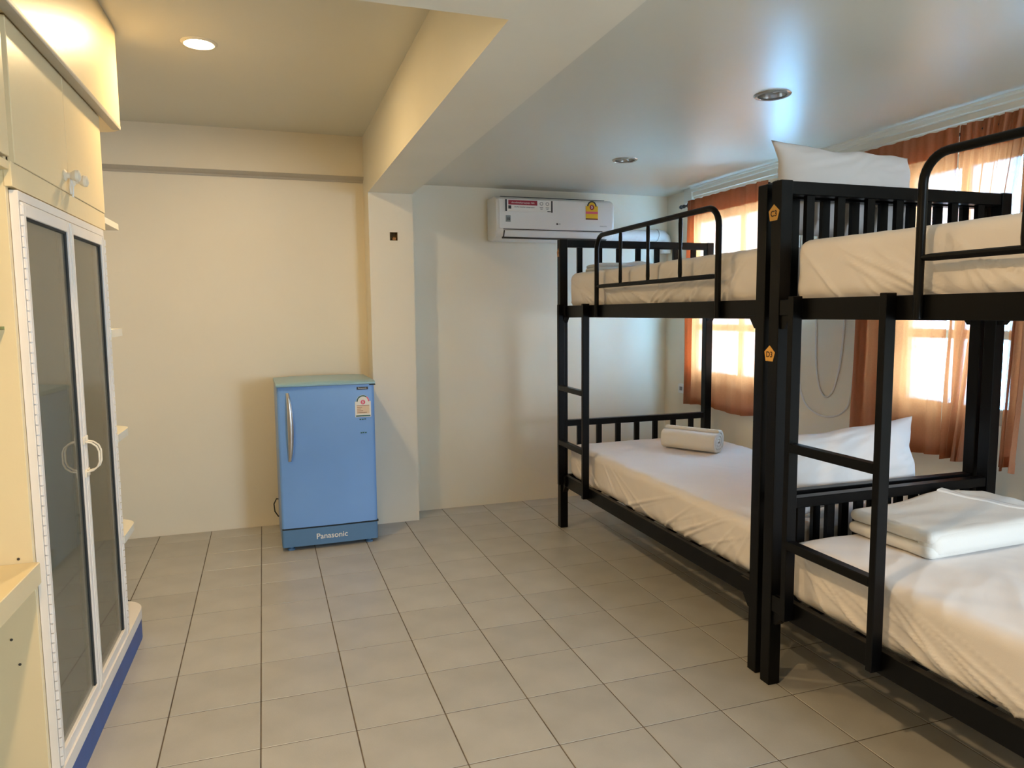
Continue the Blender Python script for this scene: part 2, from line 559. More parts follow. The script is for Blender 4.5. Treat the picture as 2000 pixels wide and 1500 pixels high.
# ---- windows
def window(n, ya, yb, za, zb, label):
    o = tag(obj('window_%d' % n, B(XR + 0.03, XR + 0.085, ya, yb, za, za + 0.07, bev=0.004), 'frame'), label, None, None, 'structure')
    f = bmesh.new()
    for (a, b, c, d) in ((ya, ya + 0.065, za, zb), (yb - 0.065, yb, za, zb), (ya, yb, zb - 0.06, zb)):
        box(f, XR + 0.03, XR + 0.085, a, b, c, d, bev=0.003)
    obj('window_frame', f, 'frame', o)
    ym = (ya + yb) / 2
    obj('mullion', B(XR + 0.038, XR + 0.078, ym - 0.02, ym + 0.02, za + 0.06, zb - 0.05, bev=0.003), 'frame', o)
    for zt in (1.255, 1.66):
        obj('transom', B(XR + 0.038, XR + 0.078, ya + 0.06, yb - 0.06, zt - 0.02, zt + 0.02, bev=0.003), 'frame', o)
    zs = [za + 0.07, 1.235, 1.275, 1.64, 1.68, zb - 0.06]
    for (y0, y1) in ((ya + 0.065, ym - 0.02), (ym + 0.02, yb - 0.065)):
        for q in range(3):
            obj('pane', B(XR + 0.055, XR + 0.060, y0 - 0.004, y1 + 0.004, zs[2 * q] - 0.004, zs[2 * q + 1] + 0.004), 'frosted', o)
    return o


window(1, *WIN[0], 'far frosted window behind the sheer curtain beside the air conditioner corner')
window(2, *WIN[1], 'near frosted window behind the curtain at the right edge')


# ================================================================== DOWNLIGHTS
def downlight(p, z, lit, label):
    t = thing('ceiling_downlight', label, 'ceiling light', (p[0], p[1], z), 0, 'round ceiling downlights')
    obj('trim_ring', lathe(bmesh.new(), [(0.0575, 0.002), (0.056, -0.004), (0.060, -0.0075), (0.068, -0.006), (0.073, -0.001), (0.073, 0.0)], 40), 'reflector' if not lit else 'trim', t)
    obj('reflector', lathe(bmesh.new(), [(0.0575, 0.0), (0.054, 0.03), (0.045, 0.06), (0.02, 0.078), (0.0, 0.08)], 32), 'reflector', t)
    if lit:
        obj('bulb', lathe(bmesh.new(), [(0.0, 0.004), (0.03, 0.006), (0.047, 0.014), (0.05, 0.03), (0.02, 0.06), (0.0, 0.062)], 28), 'bulb_on', t)
    else:
        b = bmesh.new()
        for s in (-0.016, 0.016):
            tube(b, [(s, 0.0, 0.012), (s, 0, 0.07)], 0.012, 10)
        obj('bulb', b, 'bulb_off', t)
        obj('lamp_holder', B(-0.014, 0.014, -0.022, 0.022, 0.058, 0.077, bev=0.002), 'grey_plastic', t)
    return t


downlight(*DL[0], 'lit warm round downlight in the high ceiling near the wardrobe')
downlight(*DL[1], 'lit warm round downlight overhead in front of the cross beam')
downlight(*DL[2], 'unlit silver downlight in the low ceiling, nearer one above the near bunk')
downlight(*DL[3], 'unlit silver downlight in the low ceiling, farther one near the air conditioner')


# ================================================================== BUNK BEDS
BD, BL = 1.09, 2.035      # depth and length of a bunk


def bunk(label, loc, rz, ladder, guard, stickers):
    t = thing('bunk_bed', label, 'bunk bed', loc, rz, 'black bunk beds along the window wall')
    L = BL
    posts = []
    for (px, py) in ((0, -0.05), (BD - 0.05, -0.05), (0, -L), (BD - 0.05, -L)):
        b = B(px, px + 0.05, py, py + 0.05, 0, 1.815, bev=0.0025)
        # little gusset plates where the rails are hooked in
        posts.append(obj('post', b, 'metal', t))
    for yc in (-0.025, -L + 0.025):
        obj('end_rail', B(0.05, BD - 0.05, yc - 0.02, yc + 0.02, 1.768, 1.813, bev=0.002), 'metal', t)
        obj('end_rail', B(0.05, BD - 0.05, yc - 0.015, yc + 0.015, 1.335, 1.385, bev=0.002), 'metal', t)
        obj('end_rail', B(0.05, BD - 0.05, yc - 0.02, yc + 0.02, 0.652, 0.690, bev=0.002), 'metal', t)
        obj('end_rail', B(0.05, BD - 0.05, yc - 0.015, yc + 0.015, 0.290, 0.340, bev=0.002), 'metal', t)
        for k in range(7):
            xc = 0.14 + 0.135 * k
            obj('slat', B(xc - 0.0165, xc + 0.0165, yc - 0.009, yc + 0.009, 1.384, 1.769), 'metal', t)
            obj('slat', B(xc - 0.0165, xc + 0.0165, yc - 0.009, yc + 0.009, 0.339, 0.653), 'metal', t)
    for (za, zb) in ((1.338, 1.408), (0.272, 0.346)):
        for (xa, xb) in ((0.018, 0.046), (BD - 0.046, BD - 0.018)):
            b = B(xa, xb, -L + 0.056, -0.056, za, zb, bev=0.002)
            obj('side_rail', b, 'metal', t)
        for s in (0, 1):                                  # hook brackets and gussets at the four corners
            for xx in (0.004, BD - 0.05):
                ye = -0.05 if s == 0 else -L + 0.05
                d = -1 if s == 0 else 1
                b = bmesh.new()
                box(b, xx, xx + 0.046, min(ye, ye + d * 0.062), max(ye, ye + d * 0.062), za + 0.012, zb - 0.002, bev=0.002)
                pts = [(ye, za + 0.014), (ye + d * 0.055, za + 0.014), (ye + d * 0.018, za - 0.035), (ye, za - 0.035)]
                prism(b, pts, 'x', xx + 0.006, xx + 0.038)
                obj('bracket', b, 'metal', t)
        # bed base: cross bars
        for q in range(9):
            yc = -0.16 - q * (L - 0.32) / 8
            obj('base_bar', B(0.046, BD - 0.046, yc - 0.0125, yc + 0.0125, zb - 0.045, zb - 0.02), 'metal', t)
    yi, yo = ladder
    for ya in (yi, yo):
        obj('ladder_stile', B(-0.022, 0.018, ya - 0.025, ya, 0.285, 1.416, bev=0.002), 'metal', t)
    for z in (0.543, 0.886):
        obj('rung', B(-0.0225, 0.012, yo - 0.001, yi - 0.012, z, z + 0.031, bev=0.003), 'metal', t)
    ga, gb = guard
    xg, rr, zt = 0.004, 0.0125, 1.780
    pts = [(xg, ga, 1.342), (xg, ga, 1.6), (xg, ga, zt - 0.075)]
    pts += [(xg, ga - 0.075 + 0.075 * cos(a), zt - 0.075 + 0.075 * sin(a)) for a in [pi / 2 * k / 7 for k in range(1, 8)]]
    pts += [(xg, gb + 0.075 + 0.075 * cos(a), zt - 0.075 + 0.075 * sin(a)) for a in [pi / 2 + pi / 2 * k / 7 for k in range(0, 8)]]
    pts += [(xg, gb, 1.6), (xg, gb, 1.342)]
    g = obj('guard_rail', tube(bmesh.new(), pts, rr, 12), 'metal', t)
    obj('guard_bar', tube(bmesh.new(), [(xg, ga, 1.507), (xg, ga - 0.04, 1.507), (xg, gb + 0.04, 1.507), (xg, gb, 1.507)], [0.0075, 0.0105, 0.0105, 0.0075], 10), 'metal', g)
    for k in (1, 2, 3):
        y = ga + (gb - ga) * k / 4
        obj('baluster', tube(bmesh.new(), [(xg, y, 1.507), (xg, y, 1.535), (xg, y, 1.64), (xg, y, 1.745), (xg, y, zt)], [0.0075, 0.0095, 0.0075, 0.0095, 0.0075], 10), 'metal', g)
    for (i, yy, zz, word) in stickers:
        p = posts[i]
        cy = yy
        b = bmesh.new()
        if word:
            pt = [(0.0, 0.030), (0.029, 0.006), (0.018, -0.026), (-0.020, -0.026), (-0.027, 0.008)]
            prism(b, [(cy - a, zz + c) for a, c in pt], 'x', -0.0009, 0.0002)
            s = obj('sticker', b, 'sticker', p)
            s['label'] = 'orange house-shaped sticker reading ' + word
            text('lettering', word, 0.0285, 'ink', s, (-0.0011, cy, zz - 0.003), FACE_X, bold=0.0006)
        else:
            pt = [(0.0, 0.028), (0.012, 0.008), (0.004, 0.0), (0.015, -0.024), (-0.016, -0.026), (-0.022, 0.006)]
            prism(b, [(cy - a, zz + c) for a, c in pt], 'x', -0.0009, 0.0002)
            s = obj('sticker', b, 'worn', p)
            s['label'] = 'torn orange sticker'
    return t


BED1 = bunk('black metal bunk bed farther from the viewer, with its end by the air conditioner wall', (1.747, 4.235, 0), -0.0172,
            (-0.050, -0.428), (-0.580, -1.737), [(0, -0.020, 1.735, None), (0, -0.020, 1.185, None)])
BED2 = bunk('nearer black metal bunk bed with C3 and D3 stickers, cut off by the right edge', (1.70, 2.158, 0), 0.0,
            (-0.125, -0.510), (-0.618, -1.775), [(0, -0.0145, 1.706, 'C3'), (0, -0.0100, 1.215, 'D3')])


def local(bed, x, y, z):
    rz = bed.rotation_euler.z
    return Vector((bed.location.x + x * cos(rz) - y * sin(rz), bed.location.y + x * sin(rz) + y * cos(rz), z))


# ------------------------------------------------------------------ soft things
def fnoise(x, y, z):
    return noise.noise(Vector((x, y, z)))


def ridge(v):
    return (1 - abs(v)) ** 3


def soft_box(sx, sy, sz, nx, ny, nz, rad, disp):
    """rounded box standing on z = 0, centred in x and y, displaced by disp(point, normal)"""
    bm = bmesh.new()
    cache = {}
    hx, hy, hz = sx / 2, sy / 2, sz / 2

    def V(i, j, k):
        key = (i, j, k)
        if key in cache:
            return cache[key]
        p = Vector((-hx + sx * i / nx, -hy + sy * j / ny, -hz + sz * k / nz))
        c = Vector((max(-hx + rad, min(hx - rad, p.x)), max(-hy + rad, min(hy - rad, p.y)), max(-hz + rad, min(hz - rad, p.z))))
        d = p - c
        if d.length > 1e-6:
            n = d.normalized()
            p = c + n * rad
        else:
            n = Vector((0, 0, 1))
        p.z += hz
        p = p + n * disp(p, n)
        cache[key] = bm.verts.new(p)
        return cache[key]

    for (k, fl) in ((0, True), (nz, False)):
        for i in range(nx):
            for j in range(ny):
                q = [V(i, j, k), V(i + 1, j, k), V(i + 1, j + 1, k), V(i, j + 1, k)]
                bm.faces.new(q[::-1] if fl else q)
    for (j, fl) in ((0, False), (ny, True)):
        for i in range(nx):
            for k in range(nz):
                q = [V(i, j, k), V(i + 1, j, k), V(i + 1, j, k + 1), V(i, j, k + 1)]
                bm.faces.new(q[::-1] if fl else q)
    for (i, fl) in ((0, True), (nx, False)):
        for j in range(ny):
            for k in range(nz):
                q = [V(i, j, k), V(i, j + 1, k), V(i, j + 1, k + 1), V(i, j, k + 1)]
                bm.faces.new(q[::-1] if fl else q)
    return bm


def mattress(bed, z, label, seed, amp=1.0, h=0.215):
    w, l = 0.975, BL - 0.115
    rnd = random.Random(seed)
    folds = []                                   # diagonal tension folds fanning from the corners down the front
    for e in (-1, 1):
        for q in range(13):
            folds.append((e, rnd.uniform(0.02, 0.75) ** 1.3, rnd.uniform(0.6, 3.2), rnd.uniform(0.35, 1.0), rnd.uniform(0.0045, 0.011)))

    def disp(p, n):
        side = max(abs(n.x), abs(n.y))
        d = 0.0
        t = 1 - p.z / h                                  # 0 at the top, 1 at the bottom
        if side > 0.3:
            s = p.y if abs(n.x) > abs(n.y) else p.x * 1.0
            half = l / 2 if abs(n.x) > abs(n.y) else w / 2
            for (e, o, sl, a, wd) in folds:
                c = e * (half - o) - e * sl * (t - 0.2) * 0.20
                x = (s - c) / (wd * (0.7 + t))
                d += 0.0095 * a * amp * math.exp(-x * x) * min(1, t * 1.7) * (1 if 0 < t < 1.1 else 0)
            d += 0.009 * amp * fnoise(s * 14 + t * 2.5, t * 2.0, seed) * t
            d += -0.020 * max(0, t - 0.78) * 4 * 0.5
            d *= side
        if n.z > 0.2:
            u = p.x * 0.8 + p.y * 0.6
            v = -p.x * 0.6 + p.y * 0.8
            d += (0.004 * fnoise(u * 2.2, v * 2.2, seed) + 0.0045 * amp * (ridge(fnoise(u * 1.6, v * 8.0, seed + 3)) - 0.4) +
                  0.0015 * amp * fnoise(u * 18, v * 5, seed + 5)) * n.z
        return d

    c = local(bed, 0.056 + w / 2, -0.0575 - l / 2, z)
    m = tag(obj('mattress', soft_box(w, l, h, 64, 300, 30, 0.042, disp), 'sheet', None, smooth=180), label, 'mattress', 'sheeted bunk mattresses')
    m.location = c
    m.rotation_euler.z = bed.rotation_euler.z
    return m


MZU, MZL = 1.390, 0.328
mattress(BED1, MZU, 'white sheeted mattress on the top bunk of the farther bed', 3)
mattress(BED1, MZL, 'white sheeted mattress on the bottom bunk of the farther bed, rolled towel on it', 11)
mattress(BED2, MZU, 'white sheeted mattress on the top bunk of the nearer bed', 17)
mattress(BED2, MZL, 'white sheeted mattress on the bottom bunk of the nearer bed, folded blanket on it', 23)


def pillow(w, h, T, seed, label, pinch=0.07, flare=0.0):
    """pillow lying in the local x-z plane (x = width, z = height), bulging along y"""
    bm = bmesh.new()
    n, m = 46, 34
    grid = {}
    for s in (-1, 1):
        for i in range(n + 1):
            for j in range(m + 1):
                edge = i in (0, n) or j in (0, m)
                if edge and s == 1:
                    grid[(s, i, j)] = grid[(-1, i, j)]
                    continue
                u, v = -1 + 2 * i / n, -1 + 2 * j / m
                x = w / 2 * u * (1 + flare * v) * (1 - pinch * (1 - v * v) * abs(u) ** 2)
                z = h / 2 * v * (1 - pinch * 1.3 * (1 - u * u) * abs(v) ** 2)
                t = T / 2 * ((1 - abs(u) ** 2.6) ** 0.55) * ((1 - abs(v) ** 2.6) ** 0.55)
                wr = 0.010 * (ridge(fnoise(u * 2.2 + v * 1.1, v * 5 - u * 3, seed + s)) - 0.35) * min(1, (1 - abs(u)) * 5) * min(1, (1 - abs(v)) * 5)
                y = s * (t + wr)
                x += 0.012 * fnoise(v * 2.5, seed, 1.3)
                z += 0.014 * fnoise(u * 2.5, seed, 7.7)
                grid[(s, i, j)] = bm.verts.new((x, y, z))
    for s in (-1, 1):
        for i in range(n):
            for j in range(m):
                q = [grid[(s, i, j)], grid[(s, i + 1, j)], grid[(s, i + 1, j + 1)], grid[(s, i, j + 1)]]
                bm.faces.new(q if s == -1 else q[::-1])
    bmesh.ops.recalc_face_normals(bm, faces=bm.faces)
    return tag(obj('pillow', bm, 'sheet', None, smooth=180), label, 'pillow', 'white pillows on the farther bunk bed')


p = pillow(0.66, 0.385, 0.15, 4, 'white pillow leaning on the headboard of the top bunk, above the C3 sticker')
p.location = (2.205, 2.345, 1.822)
p.rotation_euler = (R(-14), R(3), R(-2))
p = pillow(0.70, 0.33, 0.15, 9, 'bluish white pillow leaning on the headboard of the bottom bunk behind the ladder', 0.09, 0.11)
p.location = (2.285, 2.365, 0.728)
p.rotation_euler = (R(-20), R(-4), R(-1))


# rolled towel: rounded spiral section extruded along its axis
def spiral(turns, a, b, th):
    inner, outer = [], []
    N = int(turns * 36)
    for i in range(N + 1):
        t = i / N
        ang = turns * 2 * pi * t
        k = 0.16 + 0.84 * t
        ca, sa = cos(ang), sin(ang)
        e = 2 / 3.0
        px = (abs(ca) ** e) * (1 if ca > 0 else -1)
        pz = (abs(sa) ** e) * (1 if sa > 0 else -1)
        outer.append((a * k * px, b * k * pz))
        k2 = k - th
        inner.append((a * k2 * px, b * k2 * pz))
    return outer, inner


def rolled_towel():
    bm = bmesh.new()
    out, inn = spiral(3.25, 0.076, 0.0695, 0.235)
    n = len(out)
    Ls = [-0.172, -0.168, -0.1, 0.0, 0.1, 0.168, 0.172]
    rows = []
    for y in Ls:
        sh = 0.94 if abs(y) > 0.17 else 1.0
        rows.append(([bm.verts.new((p[0] * sh, y, p[1] * sh + 0.0697)) for p in out], [bm.verts.new((p[0], y, p[1] + 0.0697)) for p in inn]))
    for r in range(len(Ls) - 1):
        for i in range(n - 1):
            bm.faces.new((rows[r][0][i], rows[r][0][i + 1], rows[r + 1][0][i + 1], rows[r + 1][0][i]))
            bm.faces.new((rows[r][1][i + 1], rows[r][1][i], rows[r + 1][1][i], rows[r + 1][1][i + 1]))
        for i in (0, n - 1):
            q = (rows[r][0][i], rows[r][1][i], rows[r + 1][1][i], rows[r + 1][0][i])
            bm.faces.new(q)
    for r in (0, len(Ls) - 1):
        for i in range(n - 1):
            bm.faces.new((rows[r][0][i], rows[r][0][i + 1], rows[r][1][i + 1], rows[r][1][i]))
    bmesh.ops.recalc_face_normals(bm, faces=bm.faces)
    return bm


rt_ = tag(obj('rolled_towel', rolled_towel(), 'towel', None, smooth=40), 'rolled white towel lying on the bottom bunk of the farther bed', 'towel')
rt_.location = (2.385, 3.70, 0.5415)
rt_.rotation_euler.z = math.atan2(3.52 - 3.815, 2.412 - 2.237) - pi / 2 + pi


def folded(name, label, w, d, layers, th, hump, loc, rz, parent_mat='towel', cat='blanket', flap=False):
    t = thing(name, label, cat, loc, rz)
    z = 0.0
    for q in range(layers):
        top = q == layers - 1
        off = (q % 2) * 0.006

        def disp(p, n, q=q, top=top):
            v = 0.0025 * fnoise(p.x * 9, p.y * 9, q * 3.1 + 1)
            if top and n.z > 0.1:
                v += hump(p.x, p.y) * n.z
            return v
        b = soft_box(w - off, d - off * 0.5, th, 54, 36, 6, min(th * 0.49, 0.022), disp)
        o = obj('fold', b, parent_mat, t, smooth=180)
        o.location = (off * 0.4, 0, z)
        z += th * 0.985
    return t, z


def hump(x, y):
    # a raised ridge towards the headboard side that falls away to the right
    r = math.exp(-((x - 0.09) / 0.17) ** 2) * max(0, (y + 0.17) / 0.34) ** 1.5
    return 0.030 * r + 0.004 * fnoise(x * 5, y * 14, 2.2)


bl, bz = folded('folded_blanket', 'folded cream blanket on the bottom bunk of the nearer bed', 0.70, 0.355, 2, 0.045, hump,
                (2.372, 1.925, 0.549), R(1.5))
o = obj('fold', soft_box(0.69, 0.085, 0.0885, 54, 10, 10, 0.036, lambda p, n: 0.002 * fnoise(p.x * 7, p.y * 9, 5.5)), 'towel', bl, smooth=180)
o.location = (0.004, -0.142, 0)
# stitched hem lying across the top
bm = bmesh.new()
pts = []
for q in range(22):
    v = q / 21
    y = 0.165 - 0.30 * v
    x = 0.10 + 0.17 * v
    pts.append((x, y, 0.0895 + hump(x, y) + 0.001))
for (a, b_) in zip(pts[:-1], pts[1:]):
    pass
rows = []
for (x, y, z) in pts:
    rows.append([bm.verts.new((x + dx, y + dx * 0.3, 0.0895 + hump(x + dx, y + dx * 0.3) + dz)) for dx, dz in
                 ((-0.024, 0.0), (-0.021, 0.0045), (-0.003, 0.0055), (0.0, 0.0035), (0.003, 0.0055), (0.021, 0.0045), (0.024, 0.0))])
for a, b_ in zip(rows[:-1], rows[1:]):
    for k in range(6):
        bm.faces.new((a[k], a[k + 1], b_[k + 1], b_[k]))
bmesh.ops.recalc_face_normals(bm, faces=bm.faces)
obj('hem', bm, 'hem_cloth', bl, smooth=60)

folded('folded_towel', 'folded towel lying flat at the far end of the top bunk of the farther bed', 0.34, 0.26, 2, 0.022,
       lambda x, y: 0.012 * math.exp(-((x - 0.08) / 0.05) ** 2), (2.04, 3.98, 1.6105), R(-8), cat='towel')


# ================================================================== CURTAINS
def curtain(label, z0, z1, seed, panels):
    """panels: (far y at the top, far y at the bottom, near y at the top, near y at the bottom, pleats, gather function)"""
    t = thing('curtain', label, 'curtain', (2.846, (panels[0][0] + panels[-1][2]) / 2, z1), 0, 'orange window curtains')
    cy = t.location.y
    H = z1 - z0
    nv = 70
    for q, (ya, yab, yb, ybb, npleat, gather) in enumerate(panels):
        nu = max(40, int(230 * (ya - yb)))
        sd = seed + q * 5.3

        def P(u, v):
            # u 0..1 from far to near, v 0..1 from top to bottom
            g = gather(u)
            y = (ya + (yab - ya) * v) * (1 - u) + (yb + (ybb - yb) * v) * u - cy
            ph = u * npleat * 2 * pi + 1.4 * fnoise(u * 4, 0.3, sd)
            amp = (0.004 + 0.015 * v) * (0.30 + 1.2 * g)
            x = amp * sin(ph + 0.8 * fnoise(u * 3, v * 1.5, sd)) + 0.007 * fnoise(u * 9, v * 3.0, sd + 2) * (0.4 + v)
            x += 0.009 * g * sin(ph * 2.7 + v * 1.1) * (1 - 0.3 * v)
            y += 0.010 * v * fnoise(u * 6, v * 2, sd + 9)
            z = -H * v * (1 + 0.006 * sin(u * 9 + sd)) + (0.0018 * sin(ph * 1.5) if v < 0.02 else 0)
            if v > 0.9:
                z += 0.008 * fnoise(u * 7, 2.2, sd)
            return (x, y, z)

        def grid(v0, v1, m, off, u0=0.0, u1=1.0):
            bm = bmesh.new()
            V = [[None] * (m + 1) for _ in range(nu + 1)]
            for i in range(nu + 1):
                for j in range(m + 1):
                    p = P(u0 + (u1 - u0) * i / nu, v0 + (v1 - v0) * j / m)
                    V[i][j] = bm.verts.new((p[0] + off, p[1], p[2]))
            for i in range(nu):
                for j in range(m):
                    bm.faces.new((V[i][j], V[i][j + 1], V[i + 1][j + 1], V[i + 1][j]))
            return bm
        obj('panel', grid(0, 1, nv, 0), 'curtain', t, smooth=180)
        obj('hem', grid(1 - 0.045 / H, 1, 4, 0.002), 'curtain_thick', t, smooth=180)
        obj('heading', grid(0, 0.115 / H, 6, 0.002), 'curtain_thick', t, smooth=180)
        if q == 0:
            obj('side_hem', grid(0, 1, nv, 0.003, 0.0, 0.075 / (ya - yb)), 'curtain_thick', t, smooth=180)
    return t


curtain('sheer orange curtain on the far window, beside the air conditioner corner', 0.712, 2.135, 2.0,
        [(4.50, 4.525, 3.66, 3.64, 6, lambda u: 0.25 + 0.75 * max(0, (u - 0.72) / 0.28))])
curtain('sheer orange curtain on the near window, behind the nearer bunk bed', 0.712, 2.145, 8.0,
        [(2.92, 2.955, 2.395, 2.425, 4, lambda u: 0.25 + 0.25 * max(0, 1 - u / 0.12) + 0.7 * max(0, (u - 0.7) / 0.3)),
         (2.405, 2.42, 2.095, 2.305, 4, lambda u: 0.8),
         (2.105, 2.150, 2.035, 2.07, 2, lambda u: 0.6)])


def rod(label, ya, yb, z):
    t = thing('curtain_rod', label, 'curtain rod', (2.864, yb, z), 0, 'curtain rods on the window wall')
    obj('pole', tube(bmesh.new(), [(0, 0, 0), (0, ya - yb, 0)], 0.008, 12), 'rod', t)
    f = lathe(bmesh.new(), [(0, 0), (0.009, 0.0), (0.013, 0.008), (0.013, 0.026), (0.009, 0.032), (0.015, 0.045), (0.012, 0.058), (0, 0.062)], 16, Matrix.Rotation(-pi / 2, 4, 'X'))
    obj('finial', f, 'rod', t)
    f = lathe(bmesh.new(), [(0, 0), (0.009, 0.0), (0.013, 0.008), (0.013, 0.026), (0.009, 0.032), (0.015, 0.045), (0.012, 0.058), (0, 0.062)], 16, Matrix.Translation((0, ya - yb, 0)) @ Matrix.Rotation(pi / 2, 4, 'X'))
    obj('finial', f, 'rod', t)
    for yy in (-0.045, ya - yb + 0.045):
        b = B(-0.006, 2.92 - 2.864, yy - 0.006, yy + 0.006, -0.016, -0.008)
        box(b, 0.050, 0.0559, yy - 0.012, yy + 0.012, -0.03, 0.02)
        box(b, -0.008, 0.008, yy - 0.006, yy + 0.006, -0.010, 0.014)
        obj('bracket', b, 'rod', t)


rod('dark curtain rod over the far window, its end showing beside the curtain', 3.62, 4.57, 2.108)
rod('dark curtain rod over the near window, hidden in the curtain top', 2.00, 2.97, 2.112)

# cables hanging on the window wall
for lab, pts in (('narrow loop of white cable hanging on the wall between the two windows',
                  [(3.31, 1.9), (3.305, 1.5), (3.295, 1.25), (3.285, 1.07), (3.255, 0.94), (3.205, 0.892), (3.155, 0.93), (3.115, 1.05), (3.09, 1.25), (3.083, 1.5), (3.08, 1.9)]),
                 ('wide low loop of white cable hanging on the wall between the two windows',
                  [(3.45, 1.9), (3.44, 1.4), (3.42, 1.0), (3.38, 0.862), (3.30, 0.80), (3.18, 0.785), (3.08, 0.82), (3.03, 0.90), (3.01, 1.1), (3.005, 1.5), (3.0, 1.9)])):
    sm = []
    for i in range(len(pts) - 1):
        p0, p1, p2, p3 = [Vector((2.9145,) + pts[max(0, min(len(pts) - 1, i + k))]) for k in (-1, 0, 1, 2)]
        for k in range(8):
            s = k / 8
            sm.append(0.5 * ((2 * p1) + (-p0 + p2) * s + (2 * p0 - 5 * p1 + 4 * p2 - p3) * s * s + (-p0 + 3 * p1 - 3 * p2 + p3) * s ** 3))
    sm.append(Vector((2.9145,) + pts[-1]))
    tag(obj('wall_cable', tube(bmesh.new(), sm, 0.005, 8), 'pipe', None, smooth=60), lab, 'cable', 'white cables on the window wall')

# wall socket by the far window
t = thing('wall_socket', 'small white socket low on the window wall beside the far curtain', 'socket', (XR, 4.66, 0.80))
obj('plate', B(-0.012, 0.0, -0.04, 0.04, -0.035, 0.035, bev=0.003), 'white_plastic', t)
obj('outlet', B(-0.014, -0.011, -0.018, 0.018, -0.014, 0.014, bev=0.001), 'grey_plastic', t)

# open junction box cut into the column
t = thing('junction_box', 'open rusty junction box hole high on the column face', 'junction box', (0.81, 4.725, 1.8585))
b = bmesh.new()
box(b, -0.0245, 0.0245, -0.004, -0.0005, -0.026, 0.026)
box(b, -0.0245, -0.022, -0.040, -0.004, -0.026, 0.026)
box(b, 0.022, 0.0245, -0.040, -0.004, -0.026, 0.026)
box(b, -0.022, 0.022, -0.040, -0.004, -0.026, -0.0235)
box(b, -0.022, 0.022, -0.040, -0.004, 0.0235, 0.026)
obj('box_shell', b, 'rust', t)
obj('plaster_lump', soft_box(0.024, 0.022, 0.02, 6, 6, 6, 0.008, lambda p, n: 0.004 * fnoise(p.x * 90, p.y * 90, p.z * 90)), 'worn', t).location = (0.007, -0.018, -0.0235)


